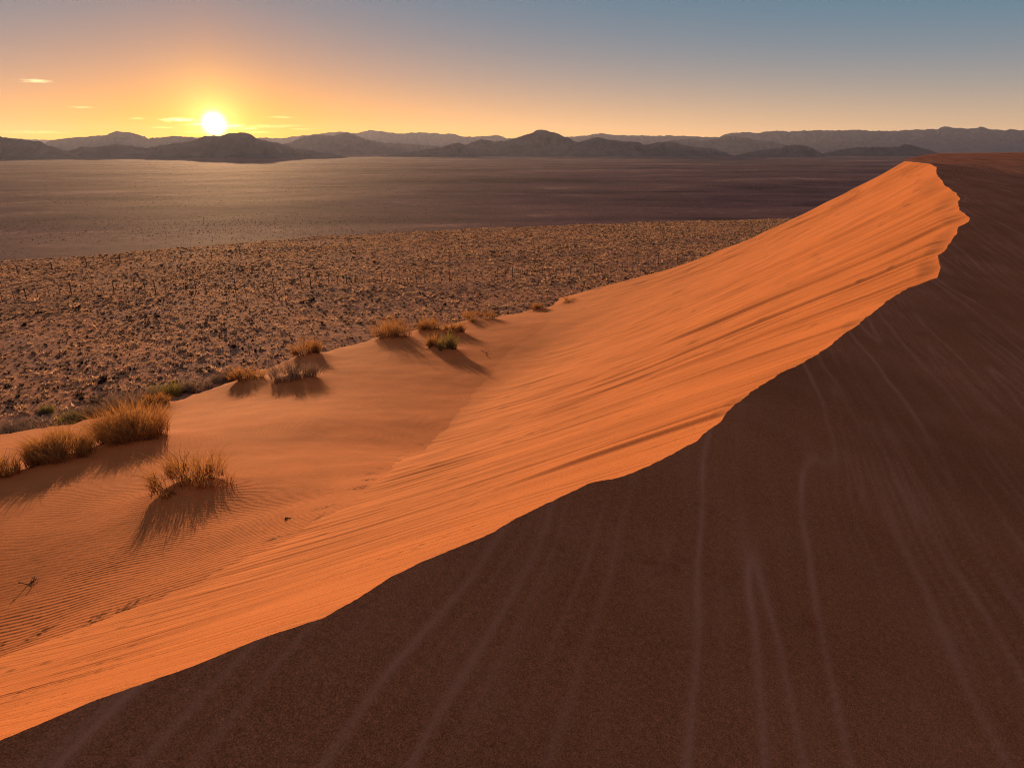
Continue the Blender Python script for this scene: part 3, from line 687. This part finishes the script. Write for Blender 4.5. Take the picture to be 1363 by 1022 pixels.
# ------------------------------------------------------------------ fences
def tube(P0, P1, r, n=5):
    P0, P1 = np.asarray(P0, float), np.asarray(P1, float); d = P1 - P0; d /= np.linalg.norm(d)
    a = np.cross(d, [0, 0, 1.]) if abs(d[2]) < .9 else np.cross(d, [1., 0, 0]); a /= np.linalg.norm(a); b = np.cross(d, a)
    k = np.linspace(0, 2 * math.pi, n, endpoint=False); ring = np.cos(k)[:, None] * a + np.sin(k)[:, None] * b
    V_ = np.concatenate([P0 + ring * r, P1 + ring * r * .85, [P1 + d * r * .3]]); i = np.arange(n); j = (i + 1) % n
    return V_, np.stack([i, j, n + j, n + i], -1), np.stack([n + i, n + j, np.full(n, 2 * n)], -1)
def fence(line, lab, ph, step, every, r_post, r_drop, wires, lean):
    root = bpy.data.objects.new('wire_fence', None); C.objects.link(root); tag(root, lab, 'fence')
    pts = []
    for u, v in line:
        pts.append(at_plain(u, v)[:2])
    pts = np.array(pts); d = np.r_[0, np.cumsum(np.hypot(*np.diff(pts, axis=0).T))]
    t = np.arange(0, d[-1], step); xs, ys = np.interp(t, d, pts[:, 0]), np.interp(t, d, pts[:, 1])
    zs = ground(xs, ys)[0] + ZO
    root.location = (xs[0], ys[0], zs[0]); off_ = np.array([xs[0], ys[0], zs[0]])
    tops = []
    fr = np.random.default_rng(11)
    for i in range(len(t)):
        b = np.array([xs[i], ys[i], zs[i] - .15]) - off_; pk = i % every == 0
        h_ = ph * (1.22 if pk and (i // every) % 2 == 0 else 1.06 if pk else fr.uniform(.82, .98)); tl = fr.normal(0, lean, 2)
        tp = b + [tl[0], tl[1], h_ + .15]
        V_, q_, t3 = tube(b, tp, r_post if pk else r_drop)
        link('post' if pk else 'dropper', mesh_from('post', V_, q_, t3, mats=(M_POST,)), root)
        tops.append((xs[i] - off_[0], ys[i] - off_[1], zs[i] - off_[2]))
    tops = np.array(tops)
    for wz in wires:
        VV, QQ, TT, o_ = [], [], [], 0
        for i in range(len(tops) - 1):
            V_, q_, t3 = tube(tops[i] + [0, 0, wz * ph], tops[i + 1] + [0, 0, wz * ph], .004, 4)
            VV.append(V_); QQ.append(q_ + o_); TT.append(t3 + o_); o_ += len(V_)
        link('wire', mesh_from('wire', np.concatenate(VV), np.concatenate(QQ), np.concatenate(TT), mats=(M_WIRE,)), root)
fence([(-30, 405), (0, 403), (90, 394), (200, 390), (300, 386), (412, 382), (536, 377), (640, 373), (765, 366), (905, 352)], 'long wire farm fence of dark posts crossing the scrub plain', 1.25, 1.13, 4, .062, .034, (.35, .6, .85), .03)
fence([(-20, 372), (43, 363), (110, 356), (228, 345), (330, 338)], 'fainter farther wire fence with few posts near the edge of the plain', 1.25, 5.2, 2, .08, .07, (.5, .85), .04)

# ------------------------------------------------------------------ twigs
def twig(u, v, z, ln, lab, seed):
    p = on_apron(u, v); zz = float(apron(np.array([p[0]]), np.array([p[1]]))[0]) + ZO
    r = np.random.default_rng(seed); VV, QQ, TT, o_ = [], [], [], 0
    def br(p0, d, l, rad, dep):
        nonlocal o_
        p1 = p0 + d * l; V_, q_, t3 = tube(p0, p1, rad); VV.append(V_); QQ.append(q_ + o_); TT.append(t3 + o_); o_ += len(V_)
        if dep: 
            for _ in range(2 if dep > 1 else 3):
                dd = d + r.normal(0, .5, 3) * [1, 1, .6]; dd /= np.linalg.norm(dd); br(p1, dd, l * r.uniform(.55, .85), rad * .7, dep - 1)
    for _ in range(3):
        d = np.array([r.uniform(-1, 1), r.uniform(-.4, .4), r.uniform(.05, .25)]); d /= np.linalg.norm(d); br(np.array([0, 0, .0]), d, ln * .35, .012, 3)
    o = link('dead_twig', mesh_from('dead_twig', np.concatenate(VV), np.concatenate(QQ), np.concatenate(TT), mats=(M_TWIG,)))
    o.location = (p[0], p[1], zz); tag(o, lab, 'twig', 'dead twigs on the sand')
twig(38, 778, -6.95, .2, 'dead forked twig lying on rippled sand near the lower left border', 1)
twig(648, 470, -11.7, .5, 'dark dead twig half buried right of the green grass clump', 2)
twig(388, 690, -6.9, .14, 'short dead twig on the rippled sand close to the foot of the slip face', 3)

# ------------------------------------------------------------------ haze
def box(x0, x1, y0, y1, z0, z1):
    V_ = np.array([(x, y, z) for z in (z0, z1) for y in (y0, y1) for x in (x0, x1)], float)
    return V_, np.array([(0, 2, 3, 1), (4, 5, 7, 6), (0, 1, 5, 4), (2, 6, 7, 3), (0, 4, 6, 2), (1, 3, 7, 5)])
HZ = 2.5e-5
m, nt = mat('desert_haze')
pv = N(nt, 'ShaderNodeVolumePrincipled'); pv.inputs['Color'].default_value = (.62, .70, 1.0, 1); pv.inputs['Density'].default_value = HZ; pv.inputs['Anisotropy'].default_value = .4
o = N(nt, 'ShaderNodeOutputMaterial'); L(nt, pv.outputs[0], o.inputs['Volume'])
V_, q_ = box(-15200, 15200, -15200, 15200, ZO + FARZ - 8, ZO + 420)
tag(link('haze', mesh_from('haze', V_, q_, mats=(m,), smooth=False)), 'thin dusty air over the whole desert', 'haze', kind='stuff')

# ------------------------------------------------------------------ sun and sky
sd = ray(285, 165); SUN_AZ = math.atan2(sd[0], sd[1]); SUN_EL = math.atan2(sd[2], math.hypot(sd[0], sd[1]))
sunv = np.array([math.sin(SUN_AZ) * math.cos(SUN_EL), math.cos(SUN_AZ) * math.cos(SUN_EL), math.sin(SUN_EL)])
print('sun', math.degrees(SUN_AZ), math.degrees(SUN_EL))
sl = bpy.data.lights.new('sun', 'SUN'); sl.energy = 5.0; sl.angle = math.radians(.5); sl.color = (1, .56, .26)
so = bpy.data.objects.new('sun', sl); C.objects.link(so)
from mathutils import Vector
lel = SUN_EL + math.radians(2.5); so.rotation_euler = Vector((math.sin(SUN_AZ) * math.cos(lel), math.cos(SUN_AZ) * math.cos(lel), math.sin(lel))).to_track_quat('Z', 'Y').to_euler()
w = bpy.data.worlds.new('World'); scene.world = w; w.use_nodes = True; nt = w.node_tree; nt.nodes.clear()
sky = N(nt, 'ShaderNodeTexSky', sky_type='NISHITA', sun_disc=False); sky.sun_elevation = SUN_EL; sky.sun_rotation = SUN_AZ
sky.altitude = 900; sky.air_density = 1.0; sky.dust_density = 1.5; sky.ozone_density = 1.5
NIS = .004
ZEN = (.032, .150, .245); HOR = (.92, .37, -.10); BAND = (.80, -.005, -.33); UP = (.10, .035, .01)
AUR1 = (.05, .02, 0); AUR2 = (1.3, .95, .28); CORE = (14, 11, 6)
CLOUDS = [(240, 160, 1.6, .16, 1.6), (303, 168, 1.4, .22, 1.6), (48, 108, 1.0, .12, .7), (182, 158, .8, .10, .6), (372, 156, .9, .10, .6), (360, 168, 2.4, .14, .5), (112, 143, .8, .08, .4), (40, 176, 2.5, .12, .35), (325, 171, 1.2, .10, 1.0), (262, 166, 1.0, .12, 1.2), (345, 176, 1.6, .08, .5), (215, 170, 1.0, .07, .5), (400, 172, 1.6, .06, .3), (255, 176, 1.3, .08, .7)]
dirv = N(nt, 'ShaderNodeTexCoord').outputs['Generated']; dirv = vmth(nt, 'NORMALIZE', dirv)
sep = N(nt, 'ShaderNodeSeparateXYZ'); L(nt, dirv, sep.inputs[0])
elev = mth(nt, 'MULTIPLY', mth(nt, 'ARCSINE', sep.outputs[2]), 180 / math.pi)
elp = mth(nt, 'MAXIMUM', elev, 0.0)
az = mth(nt, 'MULTIPLY', mth(nt, 'ARCTAN2', sep.outputs[0], sep.outputs[1]), 180 / math.pi)
gam = mth(nt, 'MULTIPLY', mth(nt, 'ARCCOSINE', vmth(nt, 'DOT_PRODUCT', dirv, tuple(sunv), out=1)), 180 / math.pi)
daz = mth(nt, 'ABSOLUTE', mth(nt, 'SUBTRACT', az, math.degrees(SUN_AZ)))
def ex(x, s): return mth(nt, 'EXPONENT', mth(nt, 'MULTIPLY', x, -1.0 / s))
def term(f, col, prev=None):
    n = N(nt, 'ShaderNodeVectorMath', operation='SCALE'); n.inputs[0].default_value = col
    L(nt, f, n.inputs['Scale']); return vmth(nt, 'ADD', prev, n.outputs[0]) if prev is not None else n.outputs[0]
nis = N(nt, 'ShaderNodeVectorMath', operation='SCALE'); L(nt, sky.outputs[0], nis.inputs[0]); nis.inputs['Scale'].default_value = NIS
c = nis.outputs[0]
for f, col in (
    (ex(elp, 60), ZEN),                                                        # blue-grey air
    (mth(nt, 'MULTIPLY', ex(elp, 3.4), ex(daz, 200)), HOR),                     # orange band on the horizon
    (mth(nt, 'MULTIPLY', ex(elp, 4.8), ex(daz, 18)), BAND),                     # warm light above the sun
    (rng_map(nt, elev, 14, 45), UP), (ex(gam, 5), AUR1), (ex(gam, 1.25), AUR2),                                  # aureole
    (mth(nt, 'EXPONENT', mth(nt, 'MULTIPLY', mth(nt, 'POWER', gam, 2), -1 / .24)), CORE)):
    c = term(f, col, c)
# small bright clouds low by the sun
cn = ntex(nt, vmth(nt, 'MULTIPLY', dirv, (60, 60, 420)), 1.0, 5, .65)
for (u, v, wa, we, am) in CLOUDS:
    r = ray(u, v); a0 = math.degrees(math.atan2(r[0], r[1])); e0_ = math.degrees(math.atan2(r[2], math.hypot(r[0], r[1])))
    k = mth(nt, 'ADD', mth(nt, 'POWER', mth(nt, 'DIVIDE', mth(nt, 'SUBTRACT', az, a0), wa), 2), mth(nt, 'POWER', mth(nt, 'DIVIDE', mth(nt, 'SUBTRACT', elev, e0_), we), 2))
    g_ = mth(nt, 'EXPONENT', mth(nt, 'MULTIPLY', k, -1))
    cm = mth(nt, 'MULTIPLY', mth(nt, 'MULTIPLY', rng_map(nt, mth(nt, 'ADD', mth(nt, 'MULTIPLY', g_, .35), cn), .62, .86), g_), am, clamp=False)
    c = term(cm, (.85, .62, .28), c)
c = vmth(nt, 'MAXIMUM', c, (0, 0, 0))
bg = N(nt, 'ShaderNodeBackground'); L(nt, c, bg.inputs[0]); bg.inputs[1].default_value = 1.0
o = N(nt, 'ShaderNodeOutputWorld'); L(nt, bg.outputs[0], o.inputs[0])

# ------------------------------------------------------------------ camera and render settings
cam = bpy.data.cameras.new('camera'); co = bpy.data.objects.new('camera', cam); C.objects.link(co); scene.camera = co
cam.sensor_width = 36; cam.lens = 36 * F / 1363; cam.clip_start = .05; cam.clip_end = 120000
co.location = (0, 0, ZO); co.rotation_euler = (math.pi / 2 - PITCH, 0, 0)
vs_ = scene.view_settings; vs_.view_transform = 'Standard'; vs_.look = 'None'; vs_.gamma = 1; vs_.exposure = .55
cy = scene.cycles; cy.use_denoising = True; cy.denoiser = 'OPENIMAGEDENOISE'; cy.denoising_input_passes = 'RGB_ALBEDO_NORMAL'; cy.denoising_prefilter = 'NONE'; cy.filter_width = 1.1; cy.max_bounces = 6; cy.diffuse_bounces = 3; cy.transmission_bounces = 4; cy.volume_bounces = 0
cy.use_adaptive_sampling = True; cy.adaptive_threshold = .01
